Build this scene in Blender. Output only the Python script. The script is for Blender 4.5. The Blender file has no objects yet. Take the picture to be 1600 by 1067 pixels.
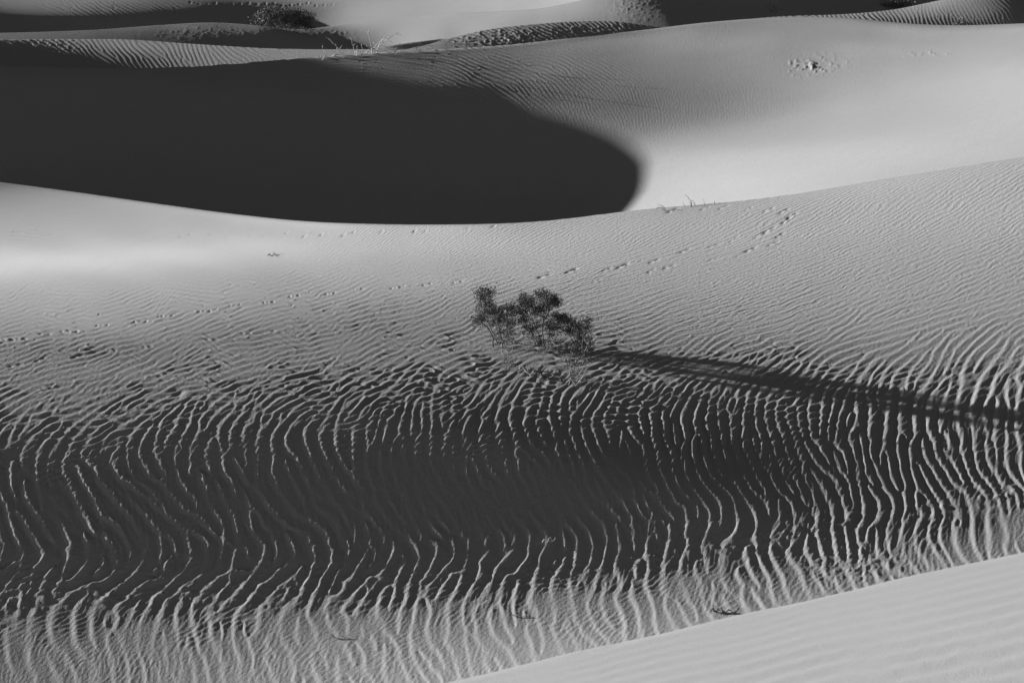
import bpy, math, random
import numpy as np
from mathutils import Vector, Matrix

random.seed(7)
scene = bpy.context.scene
# ------------------------------------------------------------------ camera
FPX = 3778.0                      # focal length in pixels of the 1600 px wide photograph
PITCH = math.radians(13.0)
cam_data = bpy.data.cameras.new('camera')
cam_data.sensor_width = 36.0
cam_data.lens = 36.0 * FPX / 1600.0
cam_data.clip_start = 0.1
cam_data.clip_end = 9000.0
cam_data.dof.use_dof = True
cam_data.dof.focus_distance = 42.0
cam_data.dof.aperture_fstop = 9.0
cam = bpy.data.objects.new('camera', cam_data)
scene.collection.objects.link(cam)
cam.location = (0, 0, 0)
cam.rotation_euler = (math.pi / 2 - PITCH, 0, 0)
scene.camera = cam
# ------------------------------------------------------------------ light
SUN_AZ = math.radians(27.0)       # the sun stands to the left and a little behind the dunes
SUN_EL = math.radians(7.8)
SUN = np.array([-math.cos(SUN_AZ) * math.cos(SUN_EL), math.sin(SUN_AZ) * math.cos(SUN_EL), math.sin(SUN_EL)])
world = bpy.data.worlds.new('World')
scene.world = world
world.use_nodes = True
wn = world.node_tree.nodes
wl = world.node_tree.links
wn.clear()
sky = wn.new('ShaderNodeTexSky')
sky.sky_type = 'NISHITA'
sky.sun_disc = False
sky.sun_elevation = SUN_EL
sky.sun_rotation = math.atan2(SUN[0], SUN[1])
sky.air_density = 0.6
sky.dust_density = 0.1
bw = wn.new('ShaderNodeSeparateColor')  # a black-and-white photograph taken through a red filter
bg = wn.new('ShaderNodeBackground')
bg.inputs['Strength'].default_value = 0.05
wo = wn.new('ShaderNodeOutputWorld')
wl.new(sky.outputs['Color'], bw.inputs['Color'])
wl.new(bw.outputs['Red'], bg.inputs['Color'])
wl.new(bg.outputs['Background'], wo.inputs['Surface'])
sun_data = bpy.data.lights.new('sun', 'SUN')
sun_data.energy = 5.0
sun_data.angle = math.radians(0.53)
sun_data.color = (1, 1, 1)
sun_ob = bpy.data.objects.new('sun', sun_data)
scene.collection.objects.link(sun_ob)
sun_ob.location = (-60, 20, 30)
sun_ob.rotation_euler = Vector(SUN).to_track_quat('Z', 'Y').to_euler()
vs_ = scene.view_settings
vs_.view_transform = 'Standard'
vs_.look = 'None'
vs_.gamma = 1.0
vs_.exposure = 1.2
vs_.use_curve_mapping = False
# ------------------------------------------------------------------ dune surface mathematics
def ray(u, v):
    X = (u - 800) / FPX
    V = -(v - 533.5) / FPX
    yy = math.cos(PITCH) + V * math.sin(PITCH)
    return X / yy, (-math.sin(PITCH) + V * math.cos(PITCH)) / yy

def bs(x, n):
    x = np.clip(x, 0, 1 - 1e-9) * (n - 3)
    i = np.floor(x).astype(int)
    t = x - i
    B = np.zeros((len(x), n))
    r = np.arange(len(x))
    B[r, i] = (1 - t) ** 3 / 6
    B[r, i + 1] = (3 * t ** 3 - 6 * t ** 2 + 4) / 6
    B[r, i + 2] = (-3 * t ** 3 + 3 * t ** 2 + 3 * t + 1) / 6
    B[r, i + 3] = t ** 3 / 6
    return B

def cub(x, xs, ys):
    xs = np.array(xs, float)
    ys = np.array(ys, float)
    d = np.diff(ys) / np.diff(xs)
    m = np.zeros(len(xs))
    m[1:-1] = (d[1:] + d[:-1]) / 2
    m[0] = d[0]
    m[-1] = d[-1]
    x = np.clip(x, xs[0], xs[-1])
    i = np.clip(np.searchsorted(xs, x) - 1, 0, len(xs) - 2)
    h = xs[i + 1] - xs[i]
    t = (x - xs[i]) / h
    return (2*t**3-3*t**2+1)*ys[i] + (t**3-2*t**2+t)*h*m[i] + (-2*t**3+3*t**2)*ys[i+1] + (t**3-t**2)*h*m[i+1]

def gfun(t, t0):
    return np.where(t < t0, t * t / (2 * t0), t - t0 / 2) / (1 - t0 / 2)

def tab(us, rows):
    vs = np.array([r[0] for r in rows], float)
    us = np.array(us, float)
    G = np.array([r[1] for r in rows], float)
    def f(u, v):
        ju = np.clip(np.searchsorted(us, u) - 1, 0, len(us) - 2)
        tu = np.clip((u - us[ju]) / (us[ju + 1] - us[ju]), 0, 1)
        jv = np.clip(np.searchsorted(vs, v) - 1, 0, len(vs) - 2)
        tv = np.clip((v - vs[jv]) / (vs[jv + 1] - vs[jv]), 0, 1)
        return (G[jv, ju]*(1-tu)+G[jv, ju+1]*tu)*(1-tv) + (G[jv+1, ju]*(1-tu)+G[jv+1, ju+1]*tu)*tv
    return f

U0, U1 = -300.0, 1900.0
class Layer:
    pass
def layer(name, vc, vb, t0, nrows):
    l = Layer()
    l.name, l.vc, l.vb, l.t0 = name, vc, vb, t0
    l.C = np.array(CTL[name])
    l.q = np.linspace(0, 1, nrows)
    return l
# control depths of each dune sheet
CTL = {}
CTL['fg'] = [
[1.82306,1.89831,1.94759,1.98631,2.01045,2.04352,2.04367,2.02375],
[1.94246,2.01487,2.06164,2.09396,2.11751,2.14413,2.14146,2.11410],
[2.06581,2.13529,2.17889,2.20515,2.22452,2.24240,2.23520,2.20004],
[2.19357,2.25985,2.29743,2.31680,2.32841,2.34039,2.32917,2.28922],
[2.32952,2.38759,2.41581,2.42725,2.43259,2.44026,2.42407,2.37989],
[2.46214,2.51006,2.53109,2.53696,2.53771,2.54022,2.51770,2.46853],
[2.60348,2.64228,2.65797,2.65497,2.64792,2.63898,2.61046,2.55529],
[2.70656,2.72726,2.73512,2.72450,2.71580,2.70847,2.69684,2.65923]]
CTL['near'] = [
[3.22537,3.22077,3.21595,3.20956,3.20120,3.19199,3.18051,3.16674,3.15328,3.13644,3.11687,3.09698,3.07895,3.06171,3.04377,3.02486,3.00597,2.98682,2.96791,2.94922,2.93091,2.91353],
[3.23973,3.23590,3.23011,3.22284,3.21453,3.20393,3.19156,3.17808,3.16314,3.14686,3.13037,3.11272,3.09435,3.07534,3.05647,3.03775,3.01914,3.00039,2.98161,2.96334,2.94528,2.92751],
[3.25527,3.25002,3.24360,3.23570,3.22613,3.21484,3.20262,3.18959,3.17590,3.16068,3.14372,3.12477,3.10590,3.08708,3.06834,3.04970,3.03115,3.01256,2.99380,2.97535,2.95719,2.93964],
[3.26931,3.26398,3.25676,3.24759,3.23736,3.22635,3.21499,3.20284,3.18907,3.17314,3.15560,3.13672,3.11842,3.09970,3.08111,3.06290,3.04478,3.02650,3.00804,2.99013,2.97255,2.95542],
[3.28402,3.27738,3.26880,3.25899,3.24908,3.23887,3.22799,3.21545,3.20154,3.18642,3.17015,3.15214,3.13483,3.11690,3.09895,3.08148,3.06390,3.04594,3.02754,3.00948,2.99164,2.97453],
[3.29771,3.28964,3.28053,3.27105,3.26193,3.25221,3.24161,3.23009,3.21807,3.20477,3.18934,3.17126,3.15444,3.13636,3.11831,3.10116,3.08375,3.06606,3.04795,3.03022,3.01266,2.99535],
[3.31022,3.30132,3.29247,3.28363,3.27509,3.26600,3.25663,3.24673,3.23607,3.22427,3.21127,3.19657,3.18314,3.16691,3.14949,3.13288,3.11481,3.09510,3.07413,3.05469,3.03585,3.01873],
[3.32228,3.31277,3.30457,3.29665,3.28894,3.28093,3.27259,3.26362,3.25448,3.24527,3.23540,3.22488,3.21620,3.20522,3.19292,3.18199,3.16854,3.15141,3.12932,3.10726,3.08504,3.06463],
[3.33381,3.32467,3.31781,3.31073,3.30360,3.29603,3.28814,3.27996,3.27188,3.26437,3.25679,3.24938,3.24437,3.23749,3.22947,3.22276,3.21451,3.20445,3.19113,3.17988,3.16998,3.16100],
[3.34376,3.33644,3.33038,3.32374,3.31684,3.30959,3.30233,3.29471,3.28738,3.28099,3.27475,3.26910,3.26502,3.25907,3.25281,3.24755,3.24096,3.23260,3.22148,3.21092,3.19952,3.19005],
[3.35482,3.34816,3.34204,3.33542,3.32846,3.32133,3.31420,3.30701,3.30036,3.29472,3.28920,3.28404,3.28034,3.27558,3.27009,3.26518,3.25908,3.25183,3.24365,3.23834,3.23686,3.24003],
[3.36667,3.35975,3.35372,3.34690,3.33973,3.33233,3.32486,3.31759,3.31109,3.30567,3.30046,3.29585,3.29299,3.28893,3.28391,3.27946,3.27526,3.27403,3.27579,3.28321,3.29486,3.30839],
[3.37843,3.37151,3.36532,3.35828,3.35090,3.34322,3.33565,3.32831,3.32171,3.31634,3.31135,3.30714,3.30464,3.30054,3.29553,3.29369,3.29701,3.30658,3.31812,3.33169,3.34335,3.35226],
[3.39042,3.38330,3.37703,3.36981,3.36216,3.35423,3.34633,3.33875,3.33201,3.32678,3.32188,3.31786,3.31537,3.31123,3.30830,3.31365,3.32760,3.34519,3.35988,3.37235,3.38132,3.38590],
[3.40284,3.39529,3.38881,3.38140,3.37348,3.36528,3.35712,3.34928,3.34231,3.33713,3.33237,3.32838,3.32561,3.32289,3.32564,3.34103,3.36317,3.38376,3.39738,3.40682,3.41196,3.41338],
[3.41572,3.40806,3.40161,3.39372,3.38525,3.37644,3.36797,3.35984,3.35276,3.34727,3.34263,3.33846,3.33634,3.33888,3.35055,3.37547,3.40180,3.42085,3.43049,3.43554,3.43672,3.43444],
[3.43180,3.42271,3.41529,3.40656,3.39715,3.38795,3.37917,3.37055,3.36322,3.35803,3.35332,3.34836,3.35100,3.36286,3.38337,3.41497,3.44015,3.45449,3.45962,3.46096,3.45901,3.45383],
[3.45118,3.44194,3.43430,3.42376,3.41270,3.40148,3.39077,3.38134,3.37444,3.36907,3.36351,3.36141,3.37412,3.39620,3.42322,3.45561,3.47574,3.48460,3.48525,3.48212,3.47561,3.46719],
[3.47544,3.46402,3.45418,3.44312,3.43063,3.41753,3.40548,3.39574,3.38716,3.38020,3.37705,3.38273,3.40862,3.43846,3.46759,3.49630,3.50823,3.50955,3.50443,3.49676,3.48785,3.47912],
[3.49640,3.48528,3.47750,3.46430,3.45051,3.43730,3.42422,3.41010,3.39896,3.39556,3.40047,3.41803,3.45844,3.49035,3.51458,3.53124,3.53188,3.52636,3.51808,3.50944,3.50064,3.49145],
[3.53779,3.51698,3.50276,3.49032,3.47627,3.45748,3.43888,3.42775,3.42348,3.43033,3.44683,3.47601,3.51980,3.54184,3.55121,3.55384,3.54792,3.54040,3.53223,3.52350,3.51373,3.50311],
[3.50695,3.51375,3.52326,3.50878,3.49164,3.49004,3.49095,3.47865,3.47471,3.49141,3.51327,3.54045,3.57045,3.57669,3.57422,3.57090,3.56409,3.55673,3.54819,3.53800,3.52696,3.51533],
[4.31967,4.23183,4.10541,3.94129,3.75100,3.60852,3.55921,3.55530,3.55623,3.56904,3.58010,3.59169,3.60462,3.60162,3.59524,3.59122,3.58386,3.57477,3.56395,3.55239,3.54053,3.52909],
[4.28254,4.24469,4.18254,4.11661,3.99923,3.82988,3.69663,3.63776,3.62373,3.62830,3.62791,3.62900,3.63510,3.62835,3.61913,3.61187,3.60134,3.59007,3.57872,3.56700,3.55417,3.54264],
[4.31301,4.28111,4.20045,4.11865,4.05496,3.97892,3.85063,3.74873,3.70394,3.68520,3.67625,3.66974,3.66574,3.65239,3.63847,3.62881,3.61829,3.60800,3.59601,3.58244,3.56808,3.55634],
[4.29968,4.29480,4.27531,4.18505,4.06042,3.98913,3.93185,3.85066,3.79030,3.74736,3.71446,3.69428,3.68843,3.67463,3.66083,3.65298,3.64199,3.62819,3.61273,3.59746,3.58272,3.56980],
[4.33387,4.31644,4.33105,4.31975,4.20005,4.02110,3.93048,3.88718,3.83694,3.79876,3.76754,3.74189,3.72910,3.71059,3.69079,3.67622,3.65979,3.64290,3.62756,3.61251,3.59804,3.58367],
[4.43502,4.42329,4.42292,4.41442,4.37575,4.20889,3.99259,3.88969,3.85235,3.81693,3.78573,3.75923,3.74165,3.72231,3.70339,3.69011,3.67395,3.65820,3.64351,3.62816,3.61308,3.59771],
[4.44032,4.46323,4.45984,4.47304,4.49104,4.43213,4.19271,3.96446,3.86933,3.83584,3.79945,3.77967,3.76850,3.75158,3.73240,3.71863,3.69671,3.68033,3.66427,3.64834,3.63458,3.62585],
[4.50559,4.46277,4.46270,4.33255,4.50487,4.56344,4.36500,4.04114,3.89198,3.85754,3.82297,3.81009,3.82085,3.81484,3.79535,3.77620,3.74906,3.72308,3.69965,3.68679,3.67400,3.65458]]
CTL['mid'] = [
[4.55370,4.59439,4.63283,4.65551,4.66382,4.65896,4.65174,4.64422,4.63904,4.63320,4.62656,4.60941,4.56686,4.50835,4.45637,4.42290,4.38954,4.36927,4.35164,4.33349,4.31892,4.30130],
[4.56903,4.61158,4.65007,4.66870,4.67081,4.66418,4.65740,4.65087,4.64461,4.64043,4.63298,4.62301,4.59400,4.53512,4.47797,4.43999,4.40581,4.38241,4.36115,4.34153,4.32411,4.30420],
[4.58604,4.62918,4.66474,4.67868,4.67595,4.66938,4.66321,4.65704,4.65211,4.64789,4.64028,4.63391,4.61288,4.55885,4.50055,4.46026,4.42739,4.39949,4.37419,4.35257,4.33152,4.30887],
[4.60186,4.64655,4.67831,4.68571,4.68083,4.67482,4.66892,4.66339,4.65891,4.65498,4.65015,4.64478,4.62584,4.58053,4.52347,4.48248,4.44753,4.41586,4.38772,4.36272,4.33829,4.31392],
[4.62000,4.66343,4.68920,4.69124,4.68577,4.68026,4.67464,4.66977,4.66567,4.66352,4.66068,4.65383,4.63875,4.59846,4.54490,4.50296,4.46169,4.43095,4.40204,4.37306,4.34536,4.31986],
[4.63777,4.67881,4.69767,4.69586,4.69090,4.68564,4.68042,4.67615,4.67249,4.67183,4.66784,4.66169,4.64970,4.61545,4.57010,4.52467,4.47658,4.44453,4.41455,4.38429,4.35333,4.32454],
[4.65506,4.69272,4.70399,4.70044,4.69616,4.69105,4.68624,4.68251,4.67942,4.67893,4.67520,4.66962,4.65942,4.63091,4.59141,4.55152,4.49777,4.45837,4.42538,4.39479,4.36204,4.32976],
[4.67261,4.70401,4.70906,4.70521,4.70133,4.69647,4.69208,4.68891,4.68638,4.68610,4.68263,4.67751,4.66839,4.65393,4.63244,4.59653,4.53044,4.47778,4.43600,4.40319,4.37105,4.33810],
[4.68982,4.71269,4.71372,4.71013,4.70643,4.70194,4.69793,4.69536,4.69333,4.69325,4.69013,4.68524,4.67782,4.67082,4.65976,4.63662,4.57559,4.50921,4.44982,4.41187,4.38005,4.34703],
[4.70488,4.71940,4.71819,4.71515,4.71161,4.70745,4.70380,4.70183,4.70036,4.70042,4.69768,4.69296,4.68693,4.68111,4.67044,4.65495,4.61313,4.54959,4.47444,4.42246,4.38803,4.35919],
[4.71674,4.72506,4.72283,4.72017,4.71696,4.71311,4.70965,4.70836,4.70732,4.70765,4.70520,4.70081,4.69528,4.69167,4.68744,4.66841,4.63419,4.58669,4.50927,4.44100,4.39821,4.36979],
[4.72631,4.73000,4.72765,4.72538,4.72238,4.71867,4.71559,4.71485,4.71453,4.71505,4.71267,4.70880,4.70325,4.70931,4.70550,4.68700,4.64789,4.61252,4.54977,4.47496,4.41709,4.37752],
[4.73434,4.73469,4.73253,4.73017,4.72809,4.72443,4.72165,4.72138,4.72171,4.72168,4.72187,4.71425,4.72065,4.73446,4.72730,4.71161,4.66671,4.62960,4.58538,4.52122,4.45286,4.39179],
[4.74013,4.73979,4.73750,4.73607,4.73395,4.72998,4.72762,4.72768,4.73042,4.73235,4.72588,4.72840,4.75092,4.75852,4.74497,4.72961,4.69351,4.65152,4.61142,4.56279,4.50163,4.43224],
[4.74700,4.74451,4.74271,4.74162,4.73970,4.73650,4.73410,4.73662,4.74253,4.73999,4.73900,4.76206,4.77859,4.76894,4.75044,4.73401,4.70891,4.67757,4.63719,4.59454,4.54367,4.47803],
[4.75264,4.75045,4.74952,4.74868,4.74674,4.74272,4.74221,4.74878,4.75246,4.75276,4.77030,4.79405,4.78973,4.77514,4.76891,4.75158,4.71710,4.69697,4.66617,4.62896,4.58204,4.52402],
[4.76305,4.76069,4.75902,4.75852,4.75699,4.75364,4.75551,4.76183,4.76638,4.78128,4.80846,4.81078,4.79682,4.79435,4.79756,4.77597,4.72697,4.70121,4.67574,4.64624,4.61261,4.58262],
[4.73437,4.74816,4.75888,4.76043,4.75839,4.75415,4.75850,4.76820,4.77251,4.78976,4.80893,4.79011,4.78319,4.81447,4.84786,4.85732,4.83250,4.82740,4.83480,4.84433,4.85170,4.87007]]
CTL['farA'] = [
[4.85924,4.86981,4.88086,4.89251,4.90421,4.91483,4.92471,4.93205,4.93912,4.94025,4.93956,4.93555,4.93161,4.92690,4.92198,4.91631,4.91018,4.90513,4.89727,4.89698,4.90591,4.91852,4.94284,4.98380,5.02434,5.02442,5.02727,5.02836,5.03021,5.02405,5.01481,5.01598,5.02165,5.02652,5.02698,5.02540,5.02630,5.03662,5.05576,5.07246],
[4.86838,4.87940,4.89063,4.90233,4.91366,4.92401,4.93304,4.94109,4.94757,4.94705,4.94404,4.94011,4.93488,4.92969,4.92401,4.91812,4.91211,4.90597,4.90028,4.90475,4.91341,4.92868,4.95686,4.99129,5.02498,5.02543,5.02956,5.03164,5.03458,5.02964,5.02621,5.02924,5.03204,5.03229,5.03054,5.03005,5.03700,5.05258,5.07152,5.08762],
[4.87879,4.88937,4.90077,4.91235,4.92322,4.93301,4.94157,4.94977,4.95392,4.95175,4.94891,4.94447,4.93820,4.93235,4.92610,4.92033,4.91400,4.90653,4.90481,4.91258,4.92181,4.94130,4.97169,4.99868,5.02544,5.02653,5.03206,5.03546,5.03958,5.03657,5.03695,5.03973,5.03900,5.03663,5.03552,5.03914,5.05090,5.06802,5.08548,5.10064],
[4.88826,4.89928,4.91079,4.92206,4.93243,4.94156,4.95018,4.95756,4.95955,4.95705,4.95434,4.94835,4.94157,4.93513,4.92860,4.92281,4.91561,4.90729,4.91015,4.92084,4.93224,4.95621,4.98687,5.00582,5.02577,5.02771,5.03478,5.04005,5.04537,5.04378,5.04628,5.04781,5.04390,5.04037,5.04248,5.05040,5.06559,5.08263,5.09885,5.11357],
[4.89904,4.90978,4.92119,4.93205,4.94163,4.95056,4.95860,4.96460,4.96508,4.96461,4.95989,4.95281,4.94559,4.93832,4.93166,4.92506,4.91716,4.90826,4.91624,4.93112,4.94536,4.97326,5.00174,5.01261,5.02601,5.02897,5.03776,5.04571,5.05159,5.05140,5.05556,5.05370,5.04754,5.04551,5.05225,5.06459,5.08125,5.09702,5.11205,5.12625],
[4.90864,4.92017,4.93160,4.94175,4.95098,4.95963,4.96648,4.97411,4.97562,4.97380,4.96594,4.95810,4.95042,4.94231,4.93481,4.92695,4.91910,4.90915,4.92384,4.94383,4.96072,4.99222,5.01659,5.01880,5.02622,5.03030,5.04107,5.05264,5.05791,5.05979,5.06279,5.05762,5.05247,5.05358,5.06582,5.08061,5.09648,5.11091,5.12488,5.13881],
[4.92675,4.93781,4.94786,4.95673,4.96514,4.97221,4.97930,4.98708,4.98769,4.98399,4.97622,4.96649,4.95682,4.94650,4.93740,4.92920,4.92150,4.91001,4.93333,4.95847,4.98149,5.01623,5.03097,5.02459,5.02639,5.03172,5.04474,5.06133,5.06419,5.06729,5.06713,5.06410,5.06031,5.06499,5.08215,5.09636,5.11160,5.12433,5.13789,5.15073],
[4.94346,4.95618,4.96629,4.97437,4.98222,4.98869,4.99596,5.00283,4.99940,4.98898,4.97819,4.96714,4.95846,4.94916,4.94052,4.93259,4.92378,4.91132,4.94386,4.97749,5.01234,5.04469,5.04419,5.02921,5.02672,5.03307,5.04898,5.07104,5.06914,5.07153,5.07212,5.07678,5.06931,5.07906,5.09965,5.11128,5.12593,5.13693,5.15047,5.16271]]
CTL['farB'] = [
[5.03025,5.03045,5.03063,5.03094,5.03110,5.03188,5.03077,5.02902,5.02480,5.02289,5.01711,5.01291,5.00792,5.00724,5.01550,5.04524,5.05590,5.01265,5.05622,5.06928,5.06258,5.05510,5.05747,5.04755,5.04549,5.05865,5.07723,5.10479,5.14699,5.18788,5.20967,5.21509,5.21811,5.21971,5.22021,5.22072,5.22162,5.22332,5.22663,5.23259],
[5.03359,5.03412,5.03436,5.03466,5.03514,5.03552,5.03404,5.03120,5.02746,5.02496,5.02064,5.01502,5.01218,5.01435,5.02782,5.07579,5.09808,5.05501,5.08831,5.09014,5.08130,5.07290,5.07156,5.06055,5.05793,5.07120,5.09403,5.13069,5.17149,5.20084,5.21285,5.21712,5.21972,5.22094,5.22128,5.22172,5.22260,5.22430,5.22767,5.23333],
[5.03707,5.03770,5.03804,5.03845,5.03904,5.03898,5.03683,5.03338,5.02986,5.02733,5.02307,5.01814,5.01818,5.02437,5.04655,5.10188,5.12606,5.09263,5.10968,5.10085,5.09184,5.08475,5.08224,5.07283,5.07181,5.08451,5.11451,5.15765,5.19138,5.20954,5.21569,5.21920,5.22130,5.22218,5.22234,5.22273,5.22359,5.22531,5.22874,5.23395],
[5.04053,5.04125,5.04170,5.04228,5.04278,5.04208,5.03924,5.03548,5.03220,5.02943,5.02535,5.02331,5.02733,5.04012,5.06793,5.12825,5.13994,5.11669,5.12430,5.11338,5.10195,5.09559,5.09196,5.08471,5.08397,5.10044,5.14043,5.18224,5.20567,5.21576,5.21846,5.22132,5.22287,5.22340,5.22343,5.22376,5.22459,5.22635,5.22981,5.23461],
[5.04407,5.04477,5.04540,5.04609,5.04629,5.04486,5.04144,5.03760,5.03461,5.03132,5.02854,5.03123,5.04522,5.06019,5.09143,5.15410,5.15997,5.14271,5.13909,5.12540,5.11079,5.10554,5.10017,5.09501,5.09828,5.12336,5.16865,5.20188,5.21579,5.22044,5.22124,5.22346,5.22442,5.22463,5.22452,5.22480,5.22561,5.22741,5.23088,5.23527],
[5.04754,5.04827,5.04915,5.04983,5.04961,5.04737,5.04358,5.03990,5.03698,5.03327,5.03315,5.04599,5.07702,5.09143,5.11778,5.17846,5.17435,5.16103,5.15210,5.13780,5.11967,5.11295,5.10823,5.10747,5.11820,5.15255,5.19455,5.21600,5.22275,5.22422,5.22413,5.22563,5.22593,5.22586,5.22562,5.22586,5.22665,5.22849,5.23194,5.23595],
[5.05097,5.05181,5.05294,5.05352,5.05267,5.04969,5.04577,5.04233,5.03933,5.03543,5.04158,5.07628,5.12590,5.13145,5.14375,5.20825,5.19862,5.18625,5.16342,5.14722,5.12722,5.12092,5.11936,5.12433,5.14638,5.18463,5.21489,5.22540,5.22781,5.22766,5.22727,5.22773,5.22745,5.22710,5.22674,5.22693,5.22771,5.22960,5.23302,5.23662],
[5.05414,5.05528,5.05664,5.05686,5.05534,5.05175,5.04805,5.04474,5.04142,5.03858,5.05912,5.11572,5.18097,5.18149,5.18506,5.25841,5.24762,5.23036,5.18175,5.15942,5.13615,5.13021,5.13453,5.14735,5.18027,5.21313,5.22804,5.23108,5.23183,5.23110,5.23044,5.22972,5.22894,5.22832,5.22786,5.22802,5.22876,5.23073,5.23407,5.23724]]
CTL['farC'] = [
[5.00350,5.05312,5.10420,5.15106,5.18532,5.20561,5.21954,5.22825,5.22793,5.23202,5.23462,5.23452,5.24229,5.23452,5.22244,5.20268,5.17988,5.17002,5.15760,5.15548,5.16974,5.20298,5.24395,5.28594,5.32472,5.35707,5.38458,5.40060,5.39976,5.38621,5.36907,5.35598],
[5.03780,5.09498,5.14479,5.18365,5.20674,5.22115,5.23158,5.23422,5.23365,5.23869,5.24560,5.25296,5.26041,5.24867,5.23490,5.21476,5.19222,5.17747,5.15710,5.15883,5.18158,5.22299,5.27002,5.31521,5.35451,5.38465,5.40572,5.41226,5.40405,5.38788,5.37063,5.35744],
[5.08871,5.14546,5.18552,5.21239,5.22659,5.23734,5.24173,5.23982,5.24106,5.24902,5.26293,5.27258,5.27473,5.25859,5.24406,5.22412,5.20147,5.18386,5.16101,5.17134,5.20444,5.25369,5.30511,5.35104,5.38782,5.41271,5.42506,5.42126,5.40682,5.38950,5.37227,5.35869],
[5.13087,5.18260,5.21366,5.23163,5.24113,5.24855,5.24761,5.24722,5.25129,5.26242,5.28236,5.28706,5.28860,5.27117,5.25439,5.23288,5.20933,5.19045,5.16535,5.18528,5.22923,5.28603,5.34094,5.38615,5.41821,5.43544,5.43794,5.42564,5.40849,5.39132,5.37377,5.36029],
[5.24029,5.25903,5.26300,5.26531,5.26573,5.26975,5.26958,5.26816,5.27330,5.28904,5.30623,5.30115,5.30052,5.28659,5.26658,5.24259,5.21737,5.19707,5.16897,5.19960,5.25479,5.31853,5.37536,5.41742,5.44218,5.44994,5.44332,5.42732,5.41042,5.39304,5.37538,5.36158],
[5.29712,5.30414,5.30598,5.30908,5.31038,5.31208,5.30824,5.30487,5.30843,5.32376,5.33790,5.33735,5.33179,5.31422,5.28631,5.25576,5.22628,5.20325,5.17350,5.21737,5.28400,5.35324,5.40926,5.44545,5.46127,5.45920,5.44542,5.42923,5.41240,5.39465,5.37738,5.36486],
[5.34265,5.34499,5.34720,5.34741,5.34515,5.34300,5.33831,5.33657,5.34026,5.35099,5.35894,5.36067,5.35186,5.33648,5.30944,5.27453,5.24026,5.20821,5.17816,5.23656,5.31355,5.38632,5.43933,5.46780,5.47482,5.46491,5.44725,5.43137,5.41404,5.39722,5.38265,5.37401],
[5.38366,5.38610,5.39204,5.39322,5.39151,5.38830,5.38289,5.37892,5.37656,5.37795,5.38078,5.38703,5.37235,5.35683,5.33093,5.29311,5.25593,5.21516,5.19051,5.26141,5.34371,5.41559,5.46299,5.48316,5.48325,5.46842,5.44919,5.43339,5.41580,5.40177,5.39208,5.38880]]
vc_fg = lambda u: cub(u,[-400,0,690,1150,1600,2000],[1330,1228,1067,962,862,790])
L_fg = layer('fg', vc_fg, lambda u: vc_fg(u)+420, .02, 110)
vc_near = lambda u: cub(u,[-300,-150,0,130,250,370,480,600,700,780,850,1000,1200,1400,1600,1900],[262,270,285,302,319,335,346,350.5,351,349.5,345.5,328,309,277,245,200])
L_near = layer('near', vc_near, lambda u: 1190+0*u, .012, 600)
vc_mid = lambda u: cub(u,[-300,0,200,300,400,500,600,700,800,900,1000,1100,1200,1270,1330,1400,1450,1500,1600,1900],[104,104,107,104.5,97.5,89,82.5,77,70,59,48,36,28.5,27,29,35.5,39,40,37,22])
L_mid = layer('mid', vc_mid, lambda u: vc_near(u)+22, .03, 230)
vc_farA = lambda u: cub(u,[-300,0,100,200,300,430,570,640,700,760,850,900,960,1030,1080,1130,1200,1330,1400,1440,1480,1540,1600,1900],[60,62,62,62.5,69,76.5,77.5,77,61,47,37,34,34,42,43,36,27.5,22,15,7,-1,-8,-12,-20])
L_farA = layer('farA', vc_farA, lambda u: vc_mid(u)+10, .025, 60)
vc_farB = lambda u: cub(u,[-300,0,150,250,330,400,450,475,575,700,780,840,880,930,1000,1100,1300,1500,1900],[54,52,47,40,36,40,45.5,46,33,22,18,14,7,-4,-15,-18,-18,-20,-20])
L_farB = layer('farB', vc_farB, lambda u: vc_farA(u)+8, .025, 60)
vc_farC = lambda u: -34+6*np.sin(u/260.)
L_farC = layer('farC', vc_farC, lambda u: vc_farB(u)+8, .025, 56)
LAYERS = [L_fg, L_near, L_mid, L_farA, L_farB, L_farC]

# columns: dense across the view, coarse to both sides
CSTEP = 1.45
inner = np.arange(-150, 1750 + CSTEP, CSTEP)
side = np.cumsum(4 * 1.1 ** np.arange(1, 60))
side = side[side < 5200]
cols = np.concatenate([inner[0] - side[::-1], inner, inner[-1] + side])
NC = len(cols)
I0 = len(side)
I1 = I0 + len(inner)

L_near.q = np.concatenate([np.linspace(0, .12, 12), np.linspace(.1225, 1, 565)])   # coarse where the foreground dune hides it

def evaluate(l):
    W = bs(l.q, l.C.shape[0]) @ l.C @ bs((cols - U0) / (U1 - U0), l.C.shape[1]).T
    UU, QQ = np.meshgrid(cols, l.q)
    vc = l.vc(UU)
    vb = l.vb(UU)
    V = vc + (vb - vc) * gfun(1 - QQ, l.t0)
    dx, dz = ray(UU, V)
    y = np.exp(W)
    return UU, V, np.stack([dx * y, y, dz * y], -1)

rng = np.random.default_rng(11)
def smooth_noise(UU, V, su, sv, seed):
    """value noise over the dune sheet, -1..1"""
    r = np.random.default_rng(seed)
    a = UU / su
    b = V / sv
    a = a - a.min()
    b = b - b.min()
    ia = np.floor(a).astype(int)
    ib = np.floor(b).astype(int)
    g = r.uniform(-1, 1, (ib.max() + 2, ia.max() + 2))
    fa = a - ia
    fb = b - ib
    fa = fa * fa * (3 - 2 * fa)
    fb = fb * fb * (3 - 2 * fb)
    return (g[ib, ia]*(1-fa)+g[ib, ia+1]*fa)*(1-fb) + (g[ib+1, ia]*(1-fa)+g[ib+1, ia+1]*fa)*fb

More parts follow.
